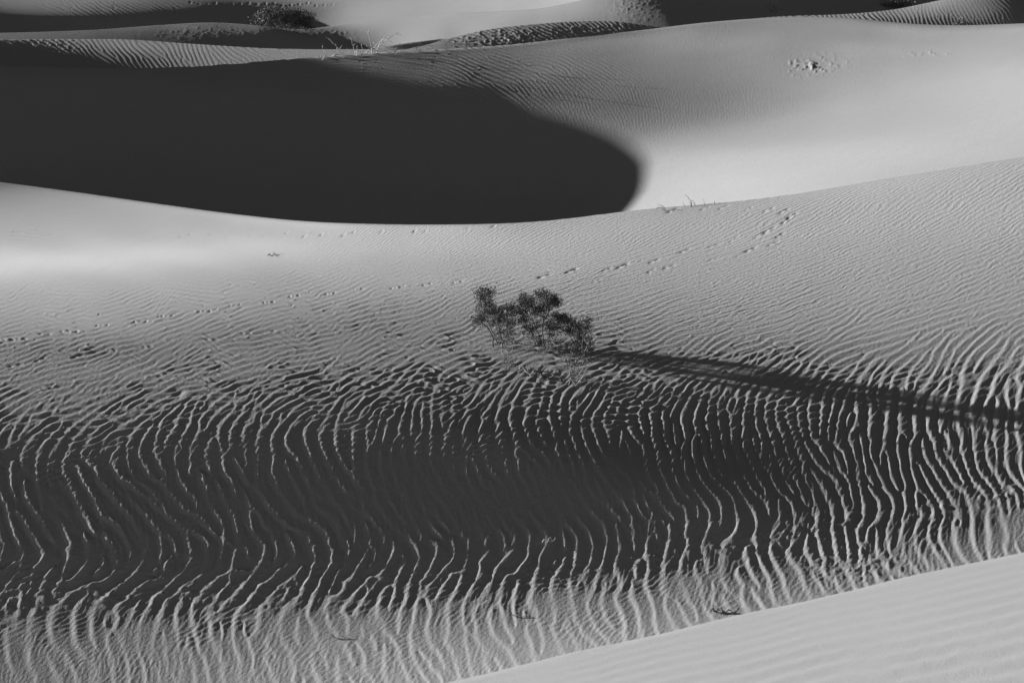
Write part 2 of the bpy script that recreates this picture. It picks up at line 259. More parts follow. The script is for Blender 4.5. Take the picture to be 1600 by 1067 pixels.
def ripple(UU, V, P, ang, lam, slope, seed, wob=12, its=(30, 36, 30), shape=.5, lamn=.14, wsc=90, seeded=False, brk=.3, maxw=.42):
    """wind ripples: relax a random phase field towards a given crest direction and spacing;
    the places where crests fork and end come out of the relaxation"""
    u = UU[:, I0:I1]
    v = V[:, I0:I1]
    p = P[:, I0:I1]
    rot = wob * 1.15 * (smooth_noise(u, v, wsc, wsc * .6, seed) + .6 * smooth_noise(u, v, wsc * .4, wsc * .25, seed + 1))
    al = np.radians(ang(u, v) + rot)
    al = al + np.radians(wob * .9 * smooth_noise(u, v, 26, 16, seed + 3))
    la = lam(u, v) * (1 + lamn * smooth_noise(u, v, 130, 90, seed + 2))
    kx = 2 * math.pi / la * np.cos(al - math.pi / 2)
    ky = -2 * math.pi / la * np.sin(al - math.pi / 2)          # v runs downwards
    vu = np.gradient(v, axis=1)                                  # per cell
    vq = np.gradient(v, axis=0)
    ah = kx * CSTEP + ky * vu
    av = ky * vq
    Ah = np.cumsum(ah, axis=1)
    Av = np.cumsum(av, axis=0)
    r = np.random.default_rng(seed + 5)
    z = (r.normal(size=u.shape) + 1j * r.normal(size=u.shape)).astype(np.complex64)
    if seeded:
        z = np.exp(1j * (Av + .5 * smooth_noise(u, v, 160, 60, seed + 9))) + .5 * z
    for s, n in zip((4, 2, 1), its):
        eh = np.exp(-1j * (Ah[:, s:] - Ah[:, :-s])).astype(np.complex64)
        ev = np.exp(-1j * (Av[s:] - Av[:-s])).astype(np.complex64)
        eh_, ev_ = np.conj(eh), np.conj(ev)
        for k in range(n):
            w = z * 1.0
            w[:, :-s] += .55 * z[:, s:] * eh
            w[:, s:] += .55 * z[:, :-s] * eh_
            w[:-s] += .55 * z[s:] * ev
            w[s:] += .55 * z[:-s] * ev_
            m = np.abs(w)
            z = w / (.12 * 3.2 + .88 * m)
    th = np.angle(z)
    amp = np.clip(np.abs(z), 0, 1.1)
    # world length of one ripple
    Pu = np.gradient(p, axis=1)
    Pq = np.gradient(p, axis=0)
    E = (Pu * Pu).sum(-1)
    Fm = (Pu * Pq).sum(-1)
    G = (Pq * Pq).sum(-1)
    det = np.maximum(E * G - Fm * Fm, 1e-14)
    kw = np.sqrt(np.maximum((G * ah * ah - 2 * Fm * ah * av + E * av * av) / det, 1e-6))
    kw = np.maximum(kw, 2 * math.pi / maxw)
    sl = slope(u, v) * np.clip(1 + brk * (.35 + .65 * np.clip((v - 600) / 60, 0, 1)) * smooth_noise(u, v, 60, 40, seed + 7) + .6 * brk * smooth_noise(u, v, 24, 20, seed + 8), 0, 2)
    f = np.sin(th + shape * np.sin(th))
    f = 2 * ((1 + f) / 2) ** 1.1 - 1
    h = np.zeros(UU.shape)
    edge = np.clip(np.minimum(np.arange(u.shape[1]), np.arange(u.shape[1])[::-1]) / 40., 0, 1)
    h[:, I0:I1] = sl / kw * f * amp * edge
    return h

def pits(UU, V, P, h, pts, size=1.0, depth=.045, pair=True, seed=3):
    r = random.Random(seed)
    for (fu, fv) in pts:
        j = I0 + int(round((fu - inner[0]) / CSTEP))
        i = int(np.argmin(np.abs(V[:, j] - fv)))
        c = P[i, j]
        di = max(6, int(.35 * size / max(1e-3, abs(P[min(i + 1, len(V) - 1), j, 1] - P[i, j, 1]) + 1e-9)))
        di = min(di, 60)
        dj = int(.45 * size / (CSTEP * c[1] / FPX))
        a, b, c0, c1 = max(0, i - di), min(len(V), i + di), max(0, j - dj), min(NC, j + dj)
        X = P[a:b, c0:c1, 0] - c[0]
        Y = P[a:b, c0:c1, 1] - c[1]
        an = r.uniform(.1, .6)
        Xr = X * math.cos(an) + Y * math.sin(an)
        Yr = -X * math.sin(an) + Y * math.cos(an)
        s = size * r.uniform(.8, 1.2)
        dd = depth * s * r.uniform(.6, 1.2)
        def g(x0, y0, sx, sy):
            return np.exp(-((Xr - x0) / (1.5 * sx)) ** 2 - ((Yr - y0) / (.8 * sy)) ** 2)
        k = -dd * g(-.09 * s, 0, .055 * s, .07 * s) + dd * .35 * g(.02 * s, -.02, .05 * s, .06 * s)
        if pair:
            k = k - dd * .9 * g(.13 * s, .05 * s, .06 * s, .07 * s) + dd * .15 * g(.22 * s, .03 * s, .05 * s, .06 * s)
        h[a:b, c0:c1] += k
# ------------------------------------------------------------------ ripple tables (crest angle, spacing, slope over the sheet)
UC = [0, 200, 400, 600, 800, 1000, 1200, 1400, 1600]
def T(rows):
    return tab(UC, rows)
near_angle_table = T([
 (300,[6,6,7,7,7,7,8,9,9]), (400,[6,7,8,8,9,9,10,11,10]), (450,[8,8,9,10,12,12,12,13,12]),
 (500,[11,12,14,16,14,15,17,18,18]), (540,[15,18,20,22,20,20,22,26,45]), (580,[18,22,27,33,36,30,34,52,72]),
 (620,[22,30,40,50,64,56,60,78,86]), (660,[36,46,58,70,86,90,92,94,94]), (700,[60,74,88,96,96,102,108,104,98]),
 (740,[110,112,112,110,106,110,116,110,100]), (780,[124,124,122,120,116,118,124,116,104]),
 (820,[124,124,123,121,120,122,126,118,106]), (845,[112,112,112,112,112,112,112,106,100]), (862,[88,90,90,92,95,95,95,92,92]),
 (880,[56,58,60,66,72,74,76,80,86]), (910,[46,48,52,56,64,72,84,100,108]), (940,[58,60,62,64,76,95,115,124,124]),
 (970,[84,85,86,92,100,110,122,124,124]), (1010,[98,100,102,108,112,115,118,122,124]), (1067,[92,98,102,110,114,116,118,122,124])])
def near_angle(u, v):
    return near_angle_table(u, v + np.clip((u - 700) / 600, 0, 1) * 62 * np.clip((v - 690) / 80, 0, 1))
near_lambda_table = T([
 (300,[5]*9), (380,[5.5,5.5,5.5,5.5,5.5,6,6.5,6.5,7]), (430,[6,6,6,6,6.5,7,7,7.5,8]), (480,[6.5,7,7,7,7.5,8,8,8.5,9]),
 (520,[7,7.5,8,8,8,8.5,9,9.5,11]), (560,[8.5,9,9,9.5,10,10,11,14,19]), (610,[11,11,12,13,15,14,15,19,23]),
 (660,[18,18,18,19,20,19,19,21,21]), (700,[23,23,22,21,20,19,19,18,18]), (760,[28,26,25,23,20,21,21,19,17]),
 (820,[30,28,27,26,25,25,24,22,19]), (880,[29,28,27,27,26,26,25,24,22]), (1067,[27,27,26,26,26,26,26,26,26])])
def near_lambda(u, v):
    b = np.clip((v - 600) / 80, 0, 1)
    return near_lambda_table(u, v) * (1 - b + b * np.sin(np.radians(near_angle(u, v))))
near_slope = T([
 (300,[.02,.02,.01,.01,.01,.02,.03,.03,.03]), (360,[.05,.03,.01,0,.03,.05,.06,.07,.07]), (400,[0,0,.0,.04,.07,.08,.08,.08,.08]),
 (430,[0,0,.05,.07,.08,.09,.09,.09,.09]), (460,[.06,.07,.08,.09,.1,.1,.1,.1,.1]), (500,[0.08,0.08,0.09,0.09,0.1,.12,.12,.12,.12]),
 (540,[0.075,0.075,0.08,0.085,0.09,.11,.14,.14,.16]), (600,[0.09,0.095,0.1,0.11,0.12,.14,.14,.18,.2]), (660,[0.13,0.14,0.15,0.17,0.19,.25,0.2,0.19,0.19]),
 (700,[0.19,0.19,0.2,0.21,0.21,.2,0.2,0.2,0.19]), (740,[.32,.31,.28,.22,.16,.13,0.17,0.19,0.18]), (780,[.32,.3,.25,.17,.12,.13,0.19,0.19,0.17]),
 (820,[.33,.31,.27,.19,.18,.3,0.23,0.2,0.16]), (850,[.33,.33,.32,.32,.32,.33,0.22,0.18,0.15]), (890,[.3,.3,.3,.29,.27,.25,0.18,0.16,0.14]),
 (930,[.15,.15,.15,.15,.15,.14,.14,.14,.14]), (980,[.1]*9), (1067,[.085]*9)])
fine_angle = T([(300,[4]*9), (560,[10,12,14,16,16,14,12,14,30]), (640,[18,20,24,28,34,34,34,50,70]), (720,[28,34,40,50,60,66,70,80,85]),
 (800,[58,62,64,66,66,68,70,74,80]), (880,[36,38,40,42,46,50,54,60,66]), (960,[42,44,46,46,50,54,60,66,70]), (1067,[70,66,60,56,56,60,66,70,72])])
fine_lambda = T([(300,[5]*9), (450,[5.5]*9), (560,[7.5]*9), (650,[10,10,10,10,10,10,10,10,10]), (800,[8]*9), (1067,[7.5]*9)])
fine_slope = T([(300,[.01]*9), (400,[.0,.0,.02,.04,.06,.06,.06,.06,.06]), (500,[.09,.09,.09,.09,.1,.09,.09,.09,.08]), (600,[.13,.13,.13,.13,.14,.14,.12,.1,.08]),
 (700,[.14,.14,.13,.12,.1,.1,.12,.1,.08]), (760,[.1,.1,.08,.05,.035,.035,.08,.1,.08]), (820,[.08,.08,.07,.06,.06,.07,.09,.1,.08]), (900,[.08]*9), (960,[.06]*9), (1067,[.05]*9)])

track_a = [(10,531),(30,530),(65,522),(110,519),(160,509),(220,503),(262,494),(320,487),(367,477),(420,472),(460,462),(517,459),(560,452),(620,449),(668,445),(715,440),
 (850,431),(892,424),(947,422),(972,416),(1022,408),(1070,392),(1115,385),(1147,376),(1187,369),(1202,360),(1227,346),(1238,337),(1225,331),(1200,329),(1170,326),(1130,325),(1102,326),(1050,329)]
track_b = [(22,572),(62,562),(120,557),(172,547),(227,542),(257,533),(327,530),(380,521),(430,517),(485,508),(535,502),(590,489),(620,487),
 (932,439),(1017,424),(1045,418),(1115,406),(1157,399),(1172,391),(1207,382),(1217,369)]
track_c = [(2,359),(25,361),(32,358),(62,358),(64,362),(82,361),(84,366),(110,362),(117,365),(131,362),(145,368),(166,365),(184,368),(190,365),(215,369),(222,365),
 (245,366),(285,369),(299,365),(335,364),(357,368),(395,366),(416,368),(450,363),(480,367),(505,365),(540,365),(555,362),(600,360),(650,359),(668,359),(735,355),(775,352)]

def lumps(UU, V, P, h, area, cell, height, seed, thr=.0):
    """small collapsed clods and crusts of damp sand"""
    n = smooth_noise(UU, V, cell, cell * .6, seed) + .5 * smooth_noise(UU, V, cell * .5, cell * .3, seed + 1)
    h += area(UU, V) * height * np.maximum(0, n - thr)

def blob(u0, v0, su, sv):
    return lambda u, v: np.exp(-((u - u0) / su) ** 2 - ((v - v0) / sv) ** 2)

sheets = {}
for l in LAYERS:
    UU, V, P = evaluate(l)
    h = np.zeros(UU.shape)
    if l.name == 'near':
        h += ripple(UU, V, P, near_angle, near_lambda, near_slope, 21, wob=12, brk=.6)
        # half-size crests between the main ones, in patches
        h += ripple(UU, V, P, lambda u, v: near_angle(u, v) - 20 * np.clip((v - 480) / 80, 0, 1), lambda u, v: np.maximum(7, .5 * near_lambda(u, v)),
                    lambda u, v: (.12 + .5 * np.clip((v - 520) / 80, 0, 1)) * near_slope(u, v) * np.clip(.55 + .9 * smooth_noise(u, v, 55, 30, 201), 0, 1.3), 131, wob=18, its=(0, 22, 26), wsc=50)
        h += ripple(UU, V, P, fine_angle, fine_lambda, lambda u, v: (.8 + .8 * np.clip((v - 500) / 100, 0, 1)) * fine_slope(u, v) * np.clip(.75 + .6 * smooth_noise(u, v, 45, 24, 202), 0, 1.5), 51, wob=24, its=(0, 14, 26), wsc=40)
        pits(UU, V, P, h, [p for p in track_a if p[0] < 1100], .62, .055)
        pits(UU, V, P, h, [p for p in track_a if p[0] >= 1100], .5, .038)
        pits(UU, V, P, h, track_b, .55, .045, seed=9)
        pits(UU, V, P, h, track_c, .5, .055, pair=False, seed=5)
        pits(UU, V, P, h, [(162,491),(290,612)], .8, .04, pair=False, seed=15)
        lumps(UU, V, P, h, lambda u, v: np.clip(1-np.abs(v-(940-.055*u-np.clip(u-900,0,900)*.12))/30, 0, 1)*.8, 12, .014, 70, .1)
        lumps(UU, V, P, h, blob(1330, 880, 80, 26), 9, .014, 72, .0)
    if l.name == 'fg':
        h += ripple(UU, V, P, lambda u, v: 13.5 + 0 * u, lambda u, v: 10 + np.clip((v - l.vc(u)) / 11, 0, 16) + 0 * u,
                    lambda u, v: .1 + 0 * u, 31, wob=2, its=(0, 6, 10), shape=.3, lamn=.03, seeded=True)
    if l.name == 'mid':
        ua = [0, 300, 500, 700, 850, 1000, 1100, 1250, 1600]
        ang = tab(ua, [(60, [2,2,0,-8,-12,-10,-10,-5,0]), (100, [2,2,-4,-14,-20,-25,-30,-20,0]), (150, [2,0,-10,-20,-40,-70,-78,-80,0]), (200, [0,0,-10,-30,-60,-84,-84,-84,0])])
        lam = tab(ua, [(60, [5,5,5,5.5,5.5,5.5,5,5,5]), (110, [5,5,6,7,8,7,6,6,6]), (150, [5,5,6,8,8,6.5,6,6,6]), (200, [5,5,6,8,7,6,5.5,5.5,5])])
        slo = tab(ua, [(60, [.1,.1,.1,.1,.08,.04,.02,.0,0]), (100, [.2,.2,.2,.2,.14,.07,.03,.0,0]), (125, [.12,.14,.2,.26,.18,.1,.06,.02,0]), (150, [.03,.03,.06,.2,.2,.12,.08,.03,0]),
                       (180, [.02,.02,.02,.03,.1,.14,.1,.02,0]), (210, [0,0,0,.0,.02,.08,.03,0,0]), (230, [0]*9)])
        h += ripple(UU, V, P, ang, lambda u, v: .8*lam(u, v), lambda u, v: .75*slo(u, v), 61, wob=10, its=(12, 20, 26), wsc=50, maxw=1.)
        pits(UU, V, P, h, [(60+i*31+(i*37%11), 112-(i*31*.035)+(i*7%5)) for i in range(0, 24)], .6, .03, pair=False, seed=4)
        clod = blob(1258, 107, 26, 10)
        lumps(UU, V, P, h, lambda u, v: clod(u, v) + .4*blob(1285, 100, 40, 14)(u, v), 5, .06, 90, .1)
        lumps(UU, V, P, h, lambda u, v: .8*blob(1268, 103, 9, 6)(u, v), 6, .08, 94, -.1)
        lumps(UU, V, P, h, lambda u, v: np.exp(-((u-1440)/70)**2-((v-84)/4)**2)+np.exp(-((u-1340)/30)**2-((v-102)/3)**2), 5, .04, 97, .5)
    if l.name == 'farA':
        ua = [0, 100, 300, 500, 640, 800, 1000, 1100, 1400, 1600]
        ang = tab(ua, [(0, [-30,-35,-50,0,0,-30,-40,0,-70,-50]), (110, [-30,-40,-70,0,0,-30,-40,0,-66,-50])])
        lam = tab(ua, [(0, [5.5]*10), (110, [5.5,6,7,5,5,6,6.5,5,6,6])])
        slo = tab(ua, [(10, [.05,.05,.05,.0,.0,.02,.05,0,.08,.1]), (25, [.05,.05,.05,.0,.0,.05,.1,0,.25,.15]), (50, [.05,.1,.05,.0,.02,.12,.3,0,.3,.2]), (70, [.1,.2,.12,.02,.04,.2,.3,0,.3,.2]), (90, [.2,.25,.2,.02,.02,.2,.3,0,.3,.2])])
        h += ripple(UU, V, P, ang, lam, slo, 81, wob=12, its=(8, 16, 20), wsc=40, maxw=1.2)
        lumps(UU, V, P, h, lambda u, v: blob(800, 62, 75, 16)(u, v) + .7*blob(930, 45, 70, 8)(u, v) + .8*blob(75, 72, 50, 14)(u, v), 4.5, .04, 100, .0)
    if l.name == 'farB':
        lumps(UU, V, P, h, lambda u, v: blob(990, 10, 38, 22)(u, v) + .8*blob(515, 56, 40, 10)(u, v) + .5*blob(330, 52, 90, 10)(u, v), 4, .03, 110, .15)
    if l.name == 'farC':
        ang = lambda u, v: -20 + 0*u
        h += ripple(UU, V, P, ang, lambda u, v: 5 + 0*u, lambda u, v: .2*blob(160, 16, 120, 14)(u, v), 86, wob=12, its=(4, 10, 16), wsc=40, maxw=1.2)
        pits(UU, V, P, h, [(300+i*13, 4+(i*5 % 7)*.6+i*.15) for i in range(18)], 1.3, .1, pair=False, seed=44)
        lumps(UU, V, P, h, lambda u, v: .3*blob(650, 32, 60, 6)(u, v), 9, .4, 120, .5)
    Q = P.copy()
    Q[..., 2] += h
    sheets[l.name] = (UU, V, P, Q)

# ------------------------------------------------------------------ materials
def sand_material(name, base, bump, scale, wave=0):
    m = bpy.data.materials.new(name)
    m.use_nodes = True
    n = m.node_tree.nodes
    k = m.node_tree.links
    b = n['Principled BSDF']
    b.inputs['Roughness'].default_value = .95
    b.inputs['Specular IOR Level'].default_value = .1
    geo = n.new('ShaderNodeTexCoord')
    n1 = n.new('ShaderNodeTexNoise')
    n1.inputs['Scale'].default_value = 1.1
    n1.inputs['Detail'].default_value = 5
    n2 = n.new('ShaderNodeTexNoise')
    n2.inputs['Scale'].default_value = scale * 2.2
    n2.inputs['Detail'].default_value = 3
    r1 = n.new('ShaderNodeMapRange')
    r1.inputs['To Min'].default_value = .96
    r1.inputs['To Max'].default_value = 1.04
    r2 = n.new('ShaderNodeMapRange')
    r2.inputs['From Min'].default_value = .3
    r2.inputs['From Max'].default_value = .7
    r2.inputs['To Min'].default_value = .9
    r2.inputs['To Max'].default_value = 1.1
    mu = n.new('ShaderNodeMath')
    mu.operation = 'MULTIPLY'
    mx = n.new('ShaderNodeVectorMath')
    mx.operation = 'SCALE'
    mx.inputs[0].default_value = (base, base, base)
    k.new(geo.outputs['Object'], n1.inputs['Vector'])
    k.new(geo.outputs['Object'], n2.inputs['Vector'])
    k.new(n1.outputs['Fac'], r1.inputs['Value'])
    k.new(n2.outputs['Fac'], r2.inputs['Value'])
    k.new(r1.outputs['Result'], mu.inputs[0])
    k.new(r2.outputs['Result'], mu.inputs[1])
    k.new(mu.outputs['Value'], mx.inputs['Scale'])
    k.new(mx.outputs['Vector'], b.inputs['Base Color'])
    n3 = n.new('ShaderNodeTexNoise')
    n3.inputs['Scale'].default_value = scale
    n3.inputs['Detail'].default_value = 3
    n3.inputs['Roughness'].default_value = .7
    bp = n.new('ShaderNodeBump')
    bp.inputs['Strength'].default_value = 1
    bp.inputs['Distance'].default_value = bump
    k.new(geo.outputs['Object'], n3.inputs['Vector'])
    k.new(n3.outputs['Fac'], bp.inputs['Height'])
    if wave:
        wv = n.new('ShaderNodeTexWave')
        wv.inputs['Scale'].default_value = 2.6
        wv.inputs['Distortion'].default_value = 9
        wv.inputs['Detail'].default_value = 3
        wv.inputs['Detail Scale'].default_value = .9
        mp = n.new('ShaderNodeMapping')
        mp.inputs['Rotation'].default_value = (0, 0, math.radians(-107))
        k.new(geo.outputs['Object'], mp.inputs['Vector'])
        k.new(mp.outputs['Vector'], wv.inputs['Vector'])
        b2 = n.new('ShaderNodeBump')
        b2.inputs['Distance'].default_value = wave
        sp = n.new('ShaderNodeSeparateXYZ')     # the finest ripples belong to the upper slope, not the trough
        fr = n.new('ShaderNodeMapRange')
        fr.inputs['From Min'].default_value = 34.0
        fr.inputs['From Max'].default_value = 37.0
        nm = n.new('ShaderNodeTexNoise')
        nm.inputs['Scale'].default_value = .5
        ad = n.new('ShaderNodeMath')
        ad.operation = 'MULTIPLY'
        ml = n.new('ShaderNodeMath')
        ml.operation = 'MULTIPLY'
        k.new(geo.outputs['Object'], sp.inputs['Vector'])
        k.new(sp.outputs['Y'], fr.inputs['Value'])
        k.new(geo.outputs['Object'], nm.inputs['Vector'])
        k.new(fr.outputs['Result'], ad.inputs[0])
        k.new(nm.outputs['Fac'], ad.inputs[1])
        k.new(ad.outputs['Value'], ml.inputs[0])
        k.new(wv.outputs['Fac'], ml.inputs[1])
        k.new(ml.outputs['Value'], b2.inputs['Height'])
        k.new(bp.outputs['Normal'], b2.inputs['Normal'])
        k.new(b2.outputs['Normal'], b.inputs['Normal'])
    else:
        k.new(bp.outputs['Normal'], b.inputs['Normal'])
    return m

def plain_material(name, lo, hi, scale=30, rough=.8, translucent=0):
    m = bpy.data.materials.new(name)
    m.use_nodes = True
    n = m.node_tree.nodes
    k = m.node_tree.links
    b = n['Principled BSDF']
    b.inputs['Roughness'].default_value = rough
    b.inputs['Specular IOR Level'].default_value = .2
    t = n.new('ShaderNodeTexCoord')
    nz = n.new('ShaderNodeTexNoise')
    nz.inputs['Scale'].default_value = scale
    nz.inputs['Detail'].default_value = 3
    cr = n.new('ShaderNodeValToRGB')
    cr.color_ramp.elements[0].position = .35
    cr.color_ramp.elements[1].position = .65
    cr.color_ramp.elements[0].color = (lo, lo, lo, 1)
    cr.color_ramp.elements[1].color = (hi, hi, hi, 1)
    k.new(t.outputs['Object'], nz.inputs['Vector'])
    k.new(nz.outputs['Fac'], cr.inputs['Fac'])
    k.new(cr.outputs['Color'], b.inputs['Base Color'])
    return m

SAND = .3
MAT = {
 'fg': sand_material('pale_sand_close', SAND, .004, 90),
 'near': sand_material('pale_sand', SAND, .009, 22, .0075),
 'far': sand_material('pale_sand_far', SAND, .014, 10),
}
bark = plain_material('bark', .10, .2)
pale_wood = plain_material('bleached_wood', .5, .75)
leaf = plain_material('leaf', .12, .22, 8)
leaf_pale = plain_material('pale_leaf', .14, .26, 3)
grass_mat = plain_material('dry_grass', .1, .2)

# ------------------------------------------------------------------ link the dune sheets as objects
def grid_object(name, Q, mat, label=None):
    R, N = Q.shape[:2]
    me = bpy.data.meshes.new(name)
    me.vertices.add(R * N)
    me.vertices.foreach_set('co', np.ascontiguousarray(Q, dtype=np.float32).ravel())
    i = np.arange(R - 1)[:, None] * N + np.arange(N - 1)[None]
    f = np.stack([i, i + 1, i + N + 1, i + N], -1).reshape(-1, 4)
    nf = len(f)
    me.loops.add(nf * 4)
    me.polygons.add(nf)
    me.loops.foreach_set('vertex_index', f.ravel().astype(np.int32))
    me.polygons.foreach_set('loop_start', (np.arange(nf) * 4).astype(np.int32))
    me.polygons.foreach_set('use_smooth', np.ones(nf, dtype=bool))
    me.update(calc_edges=True)
    me.materials.append(mat)
    o = bpy.data.objects.new(name, me)
    scene.collection.objects.link(o)
    o['kind'] = 'structure'
    if label:
        o['label'] = label
        o['category'] = 'sand dune'
    return o

def connect(PA, PB, k=18):
    """ground hidden behind a crest: falls from row PA, rises to the next sheet's first rows PB"""
    p0, p0b = PA[-1], PA[-3]
    p1, p1b = PB[0], PB[2]
    m0 = (p0[:, 2] - p0b[:, 2]) / np.maximum(p0[:, 1] - p0b[:, 1], 1e-3)
    los = p0[:, 2] / p0[:, 1]
    m0 = np.clip(np.minimum(m0, los - .03), -.6, 0)
    m1 = np.clip((p1b[:, 2] - p1[:, 2]) / np.maximum(p1b[:, 1] - p1[:, 1], 1e-3), -.3, .5)
    D = p1[:, 1] - p0[:, 1]
    t = np.linspace(0, 1, k + 2)[:, None]
    t = t * t * (3 - 2 * t) * .5 + t * .5
    z = (2*t**3-3*t**2+1)*p0[:, 2] + (t**3-2*t**2+t)*D*m0 + (-2*t**3+3*t**2)*p1[:, 2] + (t**3-t**2)*D*m1
    y = p0[:, 1] + D * t
    ax = p0[:, 0] / p0[:, 1] * (1 - t) + p1[:, 0] / p1[:, 1] * t
    return np.stack([ax * y, y, z], -1)

names = {'fg': ('foreground_dune', 'smooth pale dune flank with faint ripples across the lower right corner'),
         'near': ('rippled_dune', 'large rippled dune with a dark trough, carrying the dark bush and footprints'),
         'mid': ('bowl_dune', 'broad dune with a huge dark shaded hollow and bright smooth right flank'),
         'farA': ('far_dune', 'first low dune ridge just behind the shaded hollow dune'),
         'farB': ('far_dune', 'second dune ridge behind the hollow dune, in front of the leafy bush'),
         'farC': ('far_dune', 'farthest dunes along the top edge with a wide bright slope')}
def shadow_dune(Q):
    '''the tall dune left of the view whose shadow fills the hollow'''
    x, y, z = Q[..., 0], Q[..., 1], Q[..., 2]
    hc = cub(y, [107.99, 116.99, 121.79, 123.99, 126.11, 127.64, 129.06, 130.58, 131.65, 132.25, 132.81, 133.61, 134.81, 137.81, 142.81, 154.81], [-25.28, -16.28, -12.18, -10.28, -9.41, -8.92, -8.60, -8.36, -8.19, -8.08, -7.99, -8.24, -8.89, -11.49, -14.99, -21.99])
    r = hc - .6 * (np.sqrt((x + 42) ** 2 + 2.25) - 1.5)
    k = .3
    d = np.maximum(0, -x - .25 * y)          # unseen ground lowered left of the view to keep its shadow out
    z = z - 5 * (1 - np.exp(-d / 16))
    m = (x < -28)
    zz = np.where(m, z + k * np.log1p(np.exp(np.clip((r - z) / k, -40, 40))), z)
    Q[..., 2] = zz
    return Q
order = [l.name for l in LAYERS]
for a in range(len(order)):
    nm = order[a]
    Q = sheets[nm][3]
    parts = [Q]
    if a + 1 < len(order):
        nb = sheets[order[a + 1]][3]
        c = connect(sheets[nm][2], sheets[order[a + 1]][2])
        c[0] = Q[-1]
        c[-1] = nb[0]
        gap = nb[0, :, 1] - Q[-1, :, 1]
        cc = slice(I0, I1)
        print('connect', nm, 'min gap', gap[cc].min(), gap.min())
        parts.append(c[1:])
    else:
        # dunes rolling on to the horizon
        p = Q[-1]
        rows = []
        for j in range(1, 60):
            s = 1.075 ** j
            y = p[:, 1] * s
            x = p[:, 0] * s
            w = min(1, j / 12)
            z = p[:, 2] * (1 - w) + w * (-17 + 3.5 * np.sin(x / 31 + 1.7 * np.sin(y / 47)) * np.cos(y / 43 + .6 * np.sin(x / 60)))
            rows.append(np.stack([x, y, z], -1))
        parts.append(np.stack(rows))
    if a == 0:
        # the dune goes on beneath the camera
        p, p2 = Q[0], Q[2]
        m = np.clip((p2[:, 2] - p[:, 2]) / (p2[:, 1] - p[:, 1]), -.3, -.1)
        rows = []
        for s in (.04, .1, .2, .35, .5, .65, .8, .9):
            y = p[:, 1] * s
            rows.append(np.stack([p[:, 0] * s, y, p[:, 2] + m * (y - p[:, 1])], -1))
        parts.insert(0, np.stack(rows))
    grid_object(names[nm][0], shadow_dune(np.concatenate(parts)), MAT['fg' if nm == 'fg' else 'near' if nm == 'near' else 'far'], names[nm][1])

# desert floor out to the horizon, below everything else
bm_v = [(0, 0, -30)]
seg = 64
me = bpy.data.meshes.new('desert_ground')
vv, ff = [], []
for r_ in (0.01, 400, 1200, 3000, 8000):
    for k in range(seg):
        vv.append((r_ * math.cos(2*math.pi*k/seg), r_ * math.sin(2*math.pi*k/seg), -30))
for a in range(4):
    for k in range(seg):
        ff.append((a*seg+k, a*seg+(k+1) % seg, (a+1)*seg+(k+1) % seg, (a+1)*seg+k))
me.from_pydata(vv, [], ff)
me.materials.append(MAT['far'])
gnd = bpy.data.objects.new('desert_ground', me)
scene.collection.objects.link(gnd)
gnd['kind'] = 'structure'

# ------------------------------------------------------------------ plants
def ground_at(sheet, u, v):
    UU, V, P, Q = sheets[sheet]
    j = I0 + int(round((u - inner[0]) / CSTEP))
    i = int(np.argmin(np.abs(V[:, j] - v)))
    return Vector(Q[i, j])

class Geo:
    def __init__(self):
        self.v = []
        self.f = []
    def tube(self, pts, r0, r1, sides=5):
        n = len(pts)
        base = len(self.v)
        for i, p in enumerate(pts):
            d = (pts[min(i + 1, n - 1)] - pts[max(i - 1, 0)])
            d = d.normalized() if d.length > 1e-9 else Vector((0, 0, 1))
            a = d.cross(Vector((.3, .9, .2))).normalized()
            b = d.cross(a)
            r = r0 + (r1 - r0) * i / (n - 1)
            for k in range(sides):
                t = 2 * math.pi * k / sides
                self.v.append(p + (a * math.cos(t) + b * math.sin(t)) * r)
        for i in range(n - 1):
            for k in range(sides):
                k2 = (k + 1) % sides
                self.f.append((base + i*sides + k, base + i*sides + k2, base + (i+1)*sides + k2, base + (i+1)*sides + k))
        self.f.append(tuple(base + k for k in reversed(range(sides))))
        self.f.append(tuple(base + (n-1)*sides + k for k in range(sides)))
    def leaf(self, p, size, r):
        d = Vector((r.gauss(0, 1), r.gauss(0, 1), r.gauss(.3, 1))).normalized()
        a = d.cross(Vector((r.gauss(0, 1), r.gauss(0, 1), r.gauss(0, 1)))).normalized()
        s = size * r.uniform(.6, 1.3)
        b = len(self.v)
        n = d.cross(a)
        self.v += [p, p + d * s * .5 + a * s * .22 + n * s * .04, p + d * s, p + d * s * .5 - a * s * .22 + n * s * .04]
        self.f.append((b, b + 1, b + 2, b + 3))
    def build(self, name, mat, parent=None, smooth=False):
        me = bpy.data.meshes.new(name)
        me.from_pydata([tuple(v) for v in self.v], [], self.f)
        if smooth:
            me.polygons.foreach_set('use_smooth', [True] * len(me.polygons))
        me.materials.append(mat)
        o = bpy.data.objects.new(name, me)
        scene.collection.objects.link(o)
        if parent:
            o.parent = parent
        return o

def tag(o, label, cat, group=None):
    o['label'] = label
    o['category'] = cat
    if group:
        o['group'] = group
    return o

def empty(name, loc):
    o = bpy.data.objects.new(name, None)
    o.empty_display_size = .2
    scene.collection.objects.link(o)
    o.location = loc
    return o

def wiggly(a, b, n, amp, r):
    pts = []
    off = Vector((0, 0, 0))
    L = (b - a).length
    for i in range(n + 1):
        t = i / n
        if 0 < i < n:
            off = off * .6 + Vector((r.gauss(0, 1), r.gauss(0, 1), r.gauss(0, 1))) * amp * L * .5
        pts.append(a.lerp(b, t) + off * math.sin(math.pi * t))
    return pts

